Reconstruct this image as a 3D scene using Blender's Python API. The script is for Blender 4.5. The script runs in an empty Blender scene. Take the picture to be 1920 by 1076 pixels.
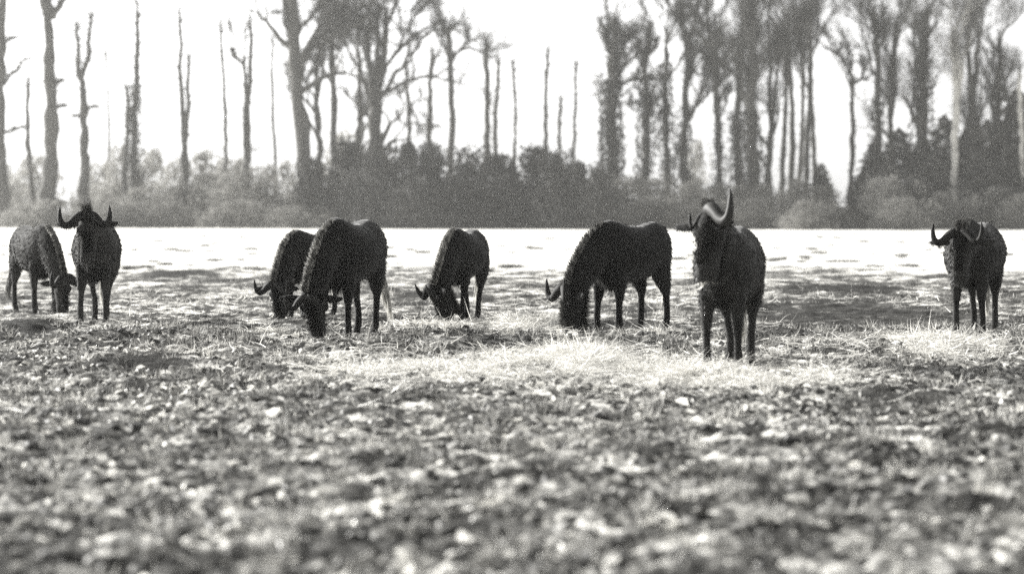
import bpy, math, random
import numpy as np
from mathutils import Vector, Matrix

SEED = 11
random.seed(SEED)
rng = np.random.default_rng(SEED)
scene = bpy.context.scene
COL = scene.collection

# ------------------------------------------------------------------ camera
CAM_H = 1.25            # eye height, metres
FPX = 5000.0            # focal length in pixels of a 1920 px wide frame
HOR = 402.0             # row of the horizon in a 1076 px tall frame
cam_d = bpy.data.cameras.new('camera')
cam = bpy.data.objects.new('camera', cam_d); COL.objects.link(cam)
cam_d.sensor_width = 36.0
cam_d.lens = 36.0 * FPX / 1920.0
cam.location = (0, 0, CAM_H)
cam.rotation_euler = (math.radians(90) - math.atan((538 - HOR) / FPX), 0, 0)
cam_d.clip_start = 0.1
cam_d.clip_end = 3000
cam_d.dof.use_dof = True
cam_d.dof.focus_distance = 28.5
cam_d.dof.aperture_fstop = 1.7
scene.camera = cam

# ------------------------------------------------------------------ sky and sun
SUN_EL, SUN_AZ = 20.0, -58.0      # low sun behind the wood, to the left
world = bpy.data.worlds.new('World'); scene.world = world
world.use_nodes = True
wn = world.node_tree; wn.nodes.clear()
sky = wn.nodes.new('ShaderNodeTexSky'); sky.sky_type = 'NISHITA'
sky.sun_disc = False
sky.sun_elevation = math.radians(SUN_EL)
sky.sun_rotation = math.radians(SUN_AZ)
sky.air_density = 1.0; sky.dust_density = 2.0; sky.ozone_density = 1.0
bw = wn.nodes.new('ShaderNodeRGBToBW')          # black and white film
bg = wn.nodes.new('ShaderNodeBackground'); bg.inputs['Strength'].default_value = 0.13
wo = wn.nodes.new('ShaderNodeOutputWorld')
wn.links.new(sky.outputs[0], bw.inputs[0]); wn.links.new(bw.outputs[0], bg.inputs[0])
wn.links.new(bg.outputs[0], wo.inputs[0])

sun_d = bpy.data.lights.new('sun', 'SUN'); sun_d.energy = 5.0
sun_d.angle = math.radians(3.0); sun_d.color = (1.0, 0.985, 0.95)
sun = bpy.data.objects.new('sun', sun_d); COL.objects.link(sun)
_e, _a = math.radians(SUN_EL), math.radians(SUN_AZ)
sv = Vector((math.sin(_a) * math.cos(_e), math.cos(_a) * math.cos(_e), math.sin(_e)))
sun.rotation_euler = sv.to_track_quat('Z', 'Y').to_euler()
sun.location = (-60, 40, 60)

scene.view_settings.view_transform = 'Standard'
scene.view_settings.look = 'None'
scene.view_settings.gamma = 1.0
scene.view_settings.exposure = 1.42
scene.view_settings.use_curve_mapping = False
scene.render.engine = 'CYCLES'
scene.cycles.use_denoising = False        # the grain of the old print
scene.cycles.use_adaptive_sampling = False
scene.cycles.max_bounces = 5
scene.cycles.diffuse_bounces = 3
scene.cycles.transparent_max_bounces = 6
scene.cycles.volume_bounces = 1

# ------------------------------------------------------------------ helpers
def px_ground(px, py):
    """ground point seen at a pixel of the 1920 x 1076 frame"""
    d = FPX * CAM_H / (py - HOR)
    return (px - 960.0) * d / FPX, d

def px_far(px, d):
    return (px - 960.0) * d / FPX

def height_at(py, d):
    return CAM_H + (HOR - py) * d / FPX

def _hash(ix, iy, seed):
    n = (ix.astype(np.int64) * 374761393 + iy.astype(np.int64) * 668265263 + seed * 974711) & 0x7fffffff
    n = ((n ^ (n >> 13)) * 1274126177) & 0x7fffffff
    n = ((n ^ (n >> 16)) * 2246822519) & 0x7fffffff
    return (n ^ (n >> 15)) & 0x7fffffff

def noise2(x, y, seed=0):
    x = np.asarray(x, float); y = np.asarray(y, float)
    ix = np.floor(x); iy = np.floor(y); fx = x - ix; fy = y - iy
    ux = fx * fx * fx * (fx * (fx * 6 - 15) + 10); uy = fy * fy * fy * (fy * (fy * 6 - 15) + 10)
    def g(ox, oy):
        a = _hash(ix + ox, iy + oy, seed) / 0x7fffffff * 2 * np.pi
        return np.cos(a) * (fx - ox) + np.sin(a) * (fy - oy)
    a = g(0, 0); b = g(1, 0); c = g(0, 1); d = g(1, 1)
    return ((a + (b - a) * ux) * (1 - uy) + (c + (d - c) * ux) * uy) * 1.4

def fbm(x, y, seed=0, octv=3):
    s = 0; a = 1.0; t = 0
    for k in range(octv):
        s = s + a * noise2(x * 2 ** k, y * 2 ** k, seed + k * 17); t += a; a *= 0.5
    return s / t

def smooth(a, b, x):
    t = np.clip((x - a) / (b - a), 0, 1)
    return t * t * (3 - 2 * t)

def mesh_from(name, V, quads=None, tris=None, shade_smooth=True):
    V = np.asarray(V, np.float32).reshape(-1, 3)
    me = bpy.data.meshes.new(name)
    q = np.zeros((0, 4), np.int32) if quads is None or len(quads) == 0 else np.asarray(quads, np.int32).reshape(-1, 4)
    t = np.zeros((0, 3), np.int32) if tris is None or len(tris) == 0 else np.asarray(tris, np.int32).reshape(-1, 3)
    me.vertices.add(len(V)); me.vertices.foreach_set('co', V.ravel())
    nl = q.size + t.size
    me.loops.add(nl)
    me.loops.foreach_set('vertex_index', np.concatenate([q.ravel(), t.ravel()]).astype(np.int32))
    me.polygons.add(len(q) + len(t))
    st = np.concatenate([np.arange(len(q)) * 4, q.size + np.arange(len(t)) * 3]).astype(np.int32)
    me.polygons.foreach_set('loop_start', st)
    me.update(calc_edges=True)
    me.polygons.foreach_set('use_smooth', np.full(len(q) + len(t), shade_smooth, dtype=bool))
    me.update()
    return me

class MB:
    """collects pieces of one mesh"""
    def __init__(self):
        self.V = []; self.Q = []; self.T = []; self.A = []; self.n = 0
    def add(self, V, quads=None, tris=None, attr=None):
        V = np.asarray(V, float).reshape(-1, 3)
        if quads is not None and len(quads): self.Q.append(np.asarray(quads, int).reshape(-1, 4) + self.n)
        if tris is not None and len(tris): self.T.append(np.asarray(tris, int).reshape(-1, 3) + self.n)
        self.V.append(V); self.n += len(V)
        self.A.append(np.zeros(len(V)) if attr is None else np.broadcast_to(np.asarray(attr, float), (len(V),)))
    def mesh(self, name, shade_smooth=True, attr=None):
        me = mesh_from(name, np.concatenate(self.V), np.concatenate(self.Q) if self.Q else None,
                       np.concatenate(self.T) if self.T else None, shade_smooth)
        if attr:
            a = me.attributes.new(attr, 'FLOAT', 'POINT')
            a.data.foreach_set('value', np.concatenate(self.A).astype(np.float32))
        return me

def put(name, me, material=None, parent=None, loc=(0, 0, 0), **props):
    o = bpy.data.objects.new(name, me); COL.objects.link(o)
    if me is not None and material is not None and not me.materials: me.materials.append(material)
    if parent is not None: o.parent = parent
    o.location = loc
    for k, v in props.items(): o[k] = v
    return o

def empty(name, loc, rz=0.0, **props):
    o = bpy.data.objects.new(name, None); COL.objects.link(o)
    o.location = loc; o.rotation_euler = (0, 0, rz); o.empty_display_size = 0.2
    for k, v in props.items(): o[k] = v
    return o

def catmull(P, n):
    P = np.asarray(P, float)
    Q = np.vstack([2 * P[0] - P[1], P, 2 * P[-1] - P[-2]])
    out = []
    m = len(P) - 1
    for t in np.linspace(0, m, n):
        i = min(int(t), m - 1); f = t - i
        p0, p1, p2, p3 = Q[i], Q[i + 1], Q[i + 2], Q[i + 3]
        out.append(0.5 * ((2 * p1) + (-p0 + p2) * f + (2 * p0 - 5 * p1 + 4 * p2 - p3) * f * f + (-p0 + 3 * p1 - 3 * p2 + p3) * f ** 3))
    return np.array(out)

def ring_faces(m, n):
    i = np.arange(m - 1)[:, None]; j = np.arange(n)[None, :]
    a = i * n + j; b = i * n + (j + 1) % n
    return np.stack([a, b, b + n, a + n], -1).reshape(-1, 4)

def tube(mb, P, R, n=6, R2=None, ref=None, cap=True, attr=None):
    """elliptical tube through P; R along the reference direction, R2 across it"""
    P = np.asarray(P, float); R = np.asarray(R, float); R2 = R if R2 is None else np.asarray(R2, float)
    m = len(P)
    T = np.gradient(P, axis=0); T /= np.linalg.norm(T, axis=1)[:, None] + 1e-9
    ref = np.array([0.31, 0.9, 0.29]) if ref is None else np.asarray(ref, float)
    U = ref - T * (T @ ref)[:, None] if ref.ndim == 1 else ref - T * (T * ref).sum(1)[:, None]
    U /= np.linalg.norm(U, axis=1)[:, None] + 1e-9
    W = np.cross(T, U)
    a = np.linspace(0, 2 * np.pi, n, endpoint=False)
    V = P[:, None, :] + U[:, None, :] * (np.cos(a)[None, :, None] * R[:, None, None]) + W[:, None, :] * (np.sin(a)[None, :, None] * R2[:, None, None])
    V = V.reshape(-1, 3); Q = ring_faces(m, n); Tt = []
    if cap:
        c0 = len(V); V = np.vstack([V, P[0], P[-1]])
        j = np.arange(n)
        Tt = np.vstack([np.stack([np.full(n, c0), (j + 1) % n, j], -1),
                        np.stack([np.full(n, c0 + 1), (m - 1) * n + j, (m - 1) * n + (j + 1) % n], -1)])
    if attr is not None:
        attr = np.repeat(np.asarray(attr, float), n)
        if cap: attr = np.concatenate([attr, [attr[0], attr[-1]]])
    mb.add(V, Q, Tt, attr)

def unit(a):
    return a / (np.linalg.norm(a, axis=-1, keepdims=True) + 1e-9)

def blades(mb, B, D, L, W, bend, shade=None, r=None):
    """thin tapering hairs or straws: base, direction, length, width, bend at the tip"""
    r = rng if r is None else r
    B = np.asarray(B, float); N = len(B); D = unit(np.asarray(D, float))
    L = np.broadcast_to(L, (N,))[:, None]; W = np.broadcast_to(W, (N,))[:, None]
    bend = np.broadcast_to(bend, (N, 3))
    S = unit(np.cross(D, r.normal(size=(N, 3))))
    M = B + D * L * 0.5 + bend * 0.25; E = B + D * L + bend
    V = np.stack([B - S * W * .5, B + S * W * .5, M + S * W * .38, M - S * W * .38, E], 1).reshape(-1, 3)
    k = np.arange(N)[:, None] * 5
    sh = None
    if shade is not None:      # shade (N,3): base, middle, tip
        sh = np.stack([shade[:, 0], shade[:, 0], shade[:, 1], shade[:, 1], shade[:, 2]], 1).ravel()
    mb.add(V, k + np.array([0, 1, 2, 3]), k + np.array([3, 2, 4]), sh)

# ------------------------------------------------------------------ materials
TINT = (1.0, 0.985, 0.93)         # the warm grey of the print
def grey(v): return (v * TINT[0], v * TINT[1], v * TINT[2], 1)

def mat_basic(name, v, rough=0.85, spec=0.3, var=0.0, scale=8.0, bump=0.0, bscale=40.0):
    m = bpy.data.materials.new(name); m.use_nodes = True
    nt = m.node_tree; b = nt.nodes['Principled BSDF']
    b.inputs['Roughness'].default_value = rough
    b.inputs['Specular IOR Level'].default_value = spec
    b.inputs['Base Color'].default_value = grey(v)
    if var > 0 or bump > 0:
        tc = nt.nodes.new('ShaderNodeTexCoord')
    if var > 0:
        nz = nt.nodes.new('ShaderNodeTexNoise'); nz.inputs['Scale'].default_value = scale; nz.inputs['Detail'].default_value = 4
        rp = nt.nodes.new('ShaderNodeValToRGB')
        rp.color_ramp.elements[0].position = 0.3; rp.color_ramp.elements[1].position = 0.7
        rp.color_ramp.elements[0].color = grey(v * (1 - var)); rp.color_ramp.elements[1].color = grey(v * (1 + var))
        nt.links.new(tc.outputs['Object'], nz.inputs['Vector']); nt.links.new(nz.outputs[0], rp.inputs[0])
        nt.links.new(rp.outputs[0], b.inputs['Base Color'])
    if bump > 0:
        n2 = nt.nodes.new('ShaderNodeTexNoise'); n2.inputs['Scale'].default_value = bscale; n2.inputs['Detail'].default_value = 3
        bp = nt.nodes.new('ShaderNodeBump'); bp.inputs['Strength'].default_value = 0.6; bp.inputs['Distance'].default_value = bump
        nt.links.new(tc.outputs['Object'], n2.inputs['Vector']); nt.links.new(n2.outputs[0], bp.inputs['Height'])
        nt.links.new(bp.outputs[0], b.inputs['Normal'])
    return m

def add_sheen(m, w):
    b = m.node_tree.nodes['Principled BSDF']; b.inputs['Sheen Weight'].default_value = w; b.inputs['Sheen Roughness'].default_value = .4; return m

def mat_attr(name, attr, lo, hi, rough=0.8, spec=0.3, trans=0.0):
    """colour runs from lo to hi with a stored per-vertex value"""
    m = bpy.data.materials.new(name); m.use_nodes = True
    nt = m.node_tree; b = nt.nodes['Principled BSDF']
    b.inputs['Roughness'].default_value = rough; b.inputs['Specular IOR Level'].default_value = spec
    at = nt.nodes.new('ShaderNodeAttribute'); at.attribute_name = attr
    rp = nt.nodes.new('ShaderNodeValToRGB')
    rp.color_ramp.elements[0].color = grey(lo); rp.color_ramp.elements[1].color = grey(hi)
    nt.links.new(at.outputs['Fac'], rp.inputs[0]); nt.links.new(rp.outputs[0], b.inputs['Base Color'])
    if trans > 0:
        tr = nt.nodes.new('ShaderNodeBsdfTranslucent'); mx = nt.nodes.new('ShaderNodeMixShader'); mx.inputs[0].default_value = trans
        nt.links.new(rp.outputs[0], tr.inputs[0]); out = nt.nodes['Material Output']
        nt.links.new(b.outputs[0], mx.inputs[1]); nt.links.new(tr.outputs[0], mx.inputs[2]); nt.links.new(mx.outputs[0], out.inputs[0])
    return m

# ------------------------------------------------------------------ ground
# patches in the field: (px, py, half width px, half height px, strength)
def patch(x, y, lst):
    s = np.zeros_like(x)
    for px, py, rx, ry, k in lst:
        cx, cy = px_ground(px, py)
        ax = rx * cy / FPX
        ay = (px_ground(px, py - ry)[1] - px_ground(px, py + ry)[1]) / 2
        wob = 0.35 * noise2(x * 1.3 + px, y * 1.3, 5) + 0.2 * noise2(x * 4 + px, y * 4, 6)
        r = np.sqrt(((x - cx) / ax) ** 2 + ((y - cy) / ay) ** 2) + wob
        s = np.maximum(s, k * (1 - smooth(0.35, 1.3, r)))
    return s

MOUNDS = [(30, 622, 70, 16, .10), (250, 640, 120, 14, .10), (170, 650, 70, 12, .06), (640, 655, 120, 10, .05),
          (330, 515, 60, 8, .07), (1560, 545, 140, 7, .06), (860, 632, 110, 9, .06), (1180, 640, 90, 9, .05),
          (1600, 650, 90, 12, .06), (760, 712, 45, 12, -.07), (1060, 700, 80, 20, .04)]
DARK = [(40, 625, 75, 22, 1), (265, 683, 110, 14, 1), (250, 634, 130, 18, .45), (330, 514, 70, 9, .95), (350, 545, 40, 4, .7),  # weakest patch of this row: painted cast shadow of the head-on animal
        (1580, 545, 150, 8, .95), (1240, 632, 45, 9, .2), (1610, 655, 85, 14, .75), (860, 634, 110, 9, .25), (740, 706, 50, 12, .6),  # two weakest of this row: cast shadows of grazing animals painted into the tone
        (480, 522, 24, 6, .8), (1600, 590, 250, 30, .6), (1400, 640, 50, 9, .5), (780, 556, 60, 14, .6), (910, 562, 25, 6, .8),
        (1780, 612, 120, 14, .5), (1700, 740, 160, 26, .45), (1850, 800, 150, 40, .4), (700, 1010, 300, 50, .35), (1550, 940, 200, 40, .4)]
PALE = [(1000, 690, 240, 26, .8), (1080, 675, 90, 22, 1), (1300, 712, 150, 20, .9), (700, 690, 130, 16, .7), (820, 618, 90, 7, .8),
        (960, 615, 45, 14, .9), (1750, 650, 170, 18, .65), (1010, 606, 50, 10, .8), (590, 615, 60, 7, .5), (150, 622, 60, 5, .4),
        (1500, 715, 120, 14, .6), (300, 590, 200, 8, .4), (520, 625, 60, 5, .6), (1240, 622, 40, 6, .6)]
LIGHT = [(330, 570, 210, 40, .6), (80, 550, 120, 45, .7), (800, 545, 160, 40, .5), (450, 610, 160, 14, .5), (960, 560, 90, 50, .4), (1000, 800, 700, 60, .12), (1300, 560, 120, 30, .3), (300, 740, 300, 25, .25)]

def clod(x, y):
    """trodden turf: rounded lumps with sharp hollows between"""
    a = noise2(x * 9 + 0.8 * noise2(x * 5, y * 5, 91), y * 9 + 0.8 * noise2(x * 5, y * 5, 92), 21)
    b = noise2(x * 19, y * 19, 22)
    c = noise2(x * 4.2, y * 4.2, 23)
    return 0.5 * a + 0.45 * b + 0.65 * c

def H(x, y):
    x = np.asarray(x, float); y = np.asarray(y, float)
    z = 0.05 * noise2(x / 5.0, y / 5.0, 1) + 0.035 * noise2(x / 1.7, y / 1.7, 2)
    z = z * (1 - 0.5 * smooth(45, 90, y))
    for px, py, rx, ry, hgt in MOUNDS:
        cx, cy = px_ground(px, py); ax = rx * cy / FPX
        ay = max((px_ground(px, py - ry)[1] - px_ground(px, py + ry)[1]) / 2, 0.25)
        z = z + hgt * np.exp(-((x - cx) / ax) ** 2 - ((y - cy) / ay) ** 2)
    rough = 0.036 * (1 - smooth(36, 80, y)) + 0.012
    return z + rough * clod(x, y)

def build_ground():
    dk = 0.0021
    ys = np.concatenate([np.linspace(-60, 5.5, 22), 6 * np.exp(np.arange(0, math.log(320 / 6.0), dk)), np.linspace(325, 700, 16)])
    core = np.arange(-0.27, 0.2701, dk)
    side = np.array([0.29, 0.33, 0.4, 0.52, 0.75, 1.2, 2.0])
    ts = np.concatenate([-side[::-1], core, side])
    wy = np.maximum(ys, 6.0)
    X = ts[None, :] * wy[:, None]; Y = np.repeat(ys[:, None], len(ts), 1)
    Z = H(X, Y)
    nr, nc = X.shape
    i = np.arange(nr - 1)[:, None]; j = np.arange(nc - 1)[None, :]
    a = i * nc + j
    Q = np.stack([a, a + 1, a + 1 + nc, a + nc], -1).reshape(-1, 4)
    me = mesh_from('ground', np.stack([X, Y, Z], -1), Q)
    # how grassy / frosted / bare the soil is at each point, plus a few painted animal shadows
    x, y = X.ravel(), Y.ravel()
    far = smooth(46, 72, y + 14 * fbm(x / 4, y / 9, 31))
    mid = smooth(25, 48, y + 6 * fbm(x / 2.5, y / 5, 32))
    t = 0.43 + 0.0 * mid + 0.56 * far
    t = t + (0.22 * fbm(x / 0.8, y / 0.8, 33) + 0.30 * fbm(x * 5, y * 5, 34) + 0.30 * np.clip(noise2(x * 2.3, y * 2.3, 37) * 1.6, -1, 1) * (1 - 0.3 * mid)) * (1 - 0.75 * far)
    t = t + 0.42 * mid * (1 - far) * np.clip(fbm(x / 1.0, y / 2.5, 36) * 1.9, -1, 1)
    t = t + 0.03 * far * noise2(x / 1.5, y / 6, 35)
    t = t + 0.2 * patch(x, y, PALE) + 0.16 * patch(x, y, LIGHT)
    spot = smooth(.16, .42, noise2(x * 6.5 + noise2(x * 3, y * 3, 93), y * 5, 40) + .35 * noise2(x * 1.4, y * 1.4, 41))
    blot = smooth(.1, .45, noise2(x * 1.9, y * 1.3, 42) + .4 * noise2(x * 7, y * 5, 43)) * (.45 + .55 * mid)
    t = t * (1 - (.82 * spot * (1 - .4 * mid) + .75 * blot) * (1 - .85 * far))
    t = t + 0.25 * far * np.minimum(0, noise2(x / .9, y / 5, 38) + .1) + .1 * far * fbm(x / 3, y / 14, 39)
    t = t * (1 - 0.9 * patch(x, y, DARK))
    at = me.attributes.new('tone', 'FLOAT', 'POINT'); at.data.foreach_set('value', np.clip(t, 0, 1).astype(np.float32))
    return me

def mat_ground():
    m = bpy.data.materials.new('trodden_turf'); m.use_nodes = True
    nt = m.node_tree; b = nt.nodes['Principled BSDF']
    at = nt.nodes.new('ShaderNodeAttribute'); at.attribute_name = 'tone'
    tc = nt.nodes.new('ShaderNodeTexCoord')
    n1 = nt.nodes.new('ShaderNodeTexNoise'); n1.inputs['Scale'].default_value = 14; n1.inputs['Detail'].default_value = 6; n1.inputs['Roughness'].default_value = 0.65
    n2 = nt.nodes.new('ShaderNodeTexNoise'); n2.inputs['Scale'].default_value = 55; n2.inputs['Detail'].default_value = 3
    s = nt.nodes.new('ShaderNodeMath'); s.operation = 'MULTIPLY_ADD'; s.inputs[1].default_value = 0.8; s.inputs[2].default_value = -0.4
    s2 = nt.nodes.new('ShaderNodeMath'); s2.operation = 'MULTIPLY_ADD'; s2.inputs[1].default_value = 0.35; s2.inputs[2].default_value = -0.175
    ad = nt.nodes.new('ShaderNodeMath'); ad.operation = 'ADD'; ad2 = nt.nodes.new('ShaderNodeMath'); ad2.operation = 'ADD'
    rp = nt.nodes.new('ShaderNodeValToRGB')
    cr = rp.color_ramp
    cr.elements[0].position = 0.0; cr.elements[0].color = grey(0.03)
    cr.elements[1].position = 1.0; cr.elements[1].color = grey(0.85)
    e = cr.elements.new(0.28); e.color = grey(0.06)
    e = cr.elements.new(0.46); e.color = grey(0.25)
    e = cr.elements.new(0.64); e.color = grey(0.62)
    L = nt.links.new
    L(tc.outputs['Object'], n1.inputs['Vector']); L(tc.outputs['Object'], n2.inputs['Vector'])
    L(n1.outputs[0], s.inputs[0]); L(n2.outputs[0], s2.inputs[0])
    L(at.outputs['Fac'], ad.inputs[0]); L(s.outputs[0], ad.inputs[1])
    L(ad.outputs[0], ad2.inputs[0]); L(s2.outputs[0], ad2.inputs[1])
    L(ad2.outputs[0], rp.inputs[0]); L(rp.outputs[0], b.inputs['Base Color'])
    bp = nt.nodes.new('ShaderNodeBump'); bp.inputs['Strength'].default_value = 0.7; bp.inputs['Distance'].default_value = 0.02
    L(n2.outputs[0], bp.inputs['Height']); L(bp.outputs[0], b.inputs['Normal'])
    b.inputs['Roughness'].default_value = 0.92; b.inputs['Specular IOR Level'].default_value = 0.08
    return m

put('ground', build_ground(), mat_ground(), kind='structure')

# ------------------------------------------------------------------ trees
M_BARK = mat_basic('bark', 0.075, 0.9, 0.2, 0.45, 3.0, 0.03, 12)
M_PALEBARK = mat_basic('pale_bark', 0.45, 0.8, 0.3, 0.3, 2.0)
M_TWIG = mat_basic('twigs', 0.07, 0.9, 0.2)
M_LEAF = mat_basic('evergreen_leaves', 0.05, 0.8, 0.2, 0.5, 0.6)
M_SCRUB = mat_basic('dry_scrub_leaves', 0.22, 0.8, 0.2, 0.5, 0.6)
_nt = M_SCRUB.node_tree; _tr = _nt.nodes.new('ShaderNodeBsdfTranslucent'); _mx = _nt.nodes.new('ShaderNodeMixShader'); _mx.inputs[0].default_value = .5; _tr.inputs[0].default_value = grey(.25)
_nt.links.new(_nt.nodes['Principled BSDF'].outputs[0], _mx.inputs[1]); _nt.links.new(_tr.outputs[0], _mx.inputs[2]); _nt.links.new(_mx.outputs[0], _nt.nodes['Material Output'].inputs[0])
M_NEEDLE = mat_basic('needles', 0.08, 0.8, 0.3, 0.4, 0.5)
M_IVY = mat_basic('ivy_leaves', 0.05, 0.6, 0.4, 0.4, 1.0)

def wander(p, d, L, n, wob, up, r):
    """a wandering path from p along d"""
    P = [np.array(p, float)]; d = np.array(d, float); d /= np.linalg.norm(d)
    for k in range(n):
        d = d + r.normal(size=3) * wob + np.array([0, 0, up]); d /= np.linalg.norm(d)
        P.append(P[-1] + d * L / n)
    return np.array(P), d

def cones(mb, B, D, L, R, r):
    """three-sided twigs with a bend in the middle"""
    N = len(B); D = unit(D); S = unit(np.cross(D, r.normal(size=(N, 3)))); T = np.cross(D, S)
    M = B + D * (L * .5)[:, None] + r.normal(size=(N, 3)) * (L * .05)[:, None]
    E = B + D * L[:, None] + r.normal(size=(N, 3)) * (L * .12)[:, None]
    V = []
    for c, f in ((B, 1.0), (M, .6)):
        for a in (0, 2.094, 4.189):
            V.append(c + (S * math.cos(a) + T * math.sin(a)) * (R * f)[:, None])
    V.append(E)
    V = np.stack(V, 1).reshape(-1, 3); k = np.arange(N)[:, None] * 7
    Q = np.concatenate([k + np.array(q) for q in ([0, 1, 4, 3], [1, 2, 5, 4], [2, 0, 3, 5])])
    Tt = np.concatenate([k + np.array(q) for q in ([3, 4, 6], [4, 5, 6], [5, 3, 6])])
    mb.add(V, Q, Tt)

def grow(mb, tips, p, d, L, rad, lev, r, o):
    n = 7 if lev < 2 else 5
    P, de = wander(p, d, L, n, o['wob'] * (1 + .5 * lev), o['up'] * (0.4 if lev == 0 else 1), r)
    R = np.linspace(rad, rad * (0.55 if lev < o['lev'] else 0.35), n + 1)
    tube(mb, P, R, 7 if lev < 2 else (5 if lev < 3 else 4), cap=False)
    if lev >= o['lev'] - 1:
        for q, k in ((P[i], i) for i in range(1, n + 1)):
            tips.append((q, unit(P[k] - P[k - 1]), rad))
    if lev < o['lev']:
        nc = o['kids'] if lev < 2 else max(2, o['kids'] - 1)
        for c in range(nc):
            f = 1.0 if c < 2 else r.uniform(.35, .95)
            i = min(int(f * n), n)
            ax = unit(np.cross(de, r.normal(size=3)))
            ang = math.radians(r.uniform(*o['ang']))
            nd = de * math.cos(ang) + ax * math.sin(ang)
            nd[1] *= 0.85
            grow(mb, tips, P[i], nd, L * r.uniform(.6, .85), R[i] * r.uniform(.6, .75), lev + 1, r, o)

def twigs(mb, tips, per, L, rad, spread, r):
    B = []; D = []
    for q, d, w in tips:
        for k in range(per):
            B.append(q + r.normal(size=3) * .05); D.append(d + r.normal(size=3) * spread + np.array([0, 0, .25]))
    B = np.array(B); D = np.array(D); N = len(B)
    Ls = L * r.uniform(.5, 1.3, N)
    cones(mb, B, D, Ls, rad * r.uniform(.7, 1.2, N), r)
    # side shoots off the twigs
    f = r.uniform(.3, .9, N)[:, None]
    B2 = B + unit(D) * Ls[:, None] * f
    cones(mb, B2, unit(D) + r.normal(size=(N, 3)) * .7, Ls * .55, np.full(N, rad * .6), r)

def leaf_quads(mb, C, size, r, flat=0.0):
    N = len(C); n = unit(r.normal(size=(N, 3)) + np.array([0, 0, flat])); a = unit(np.cross(n, r.normal(size=(N, 3)))); b = np.cross(n, a)
    s = (size * r.uniform(.6, 1.3, N))[:, None]
    V = np.stack([C - a * s, C + b * s * .55 + n * s * .15, C + a * s, C - b * s * .55 + n * s * .15], 1).reshape(-1, 3)
    mb.add(V, np.arange(N)[:, None] * 4 + np.array([0, 1, 2, 3]))

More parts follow.
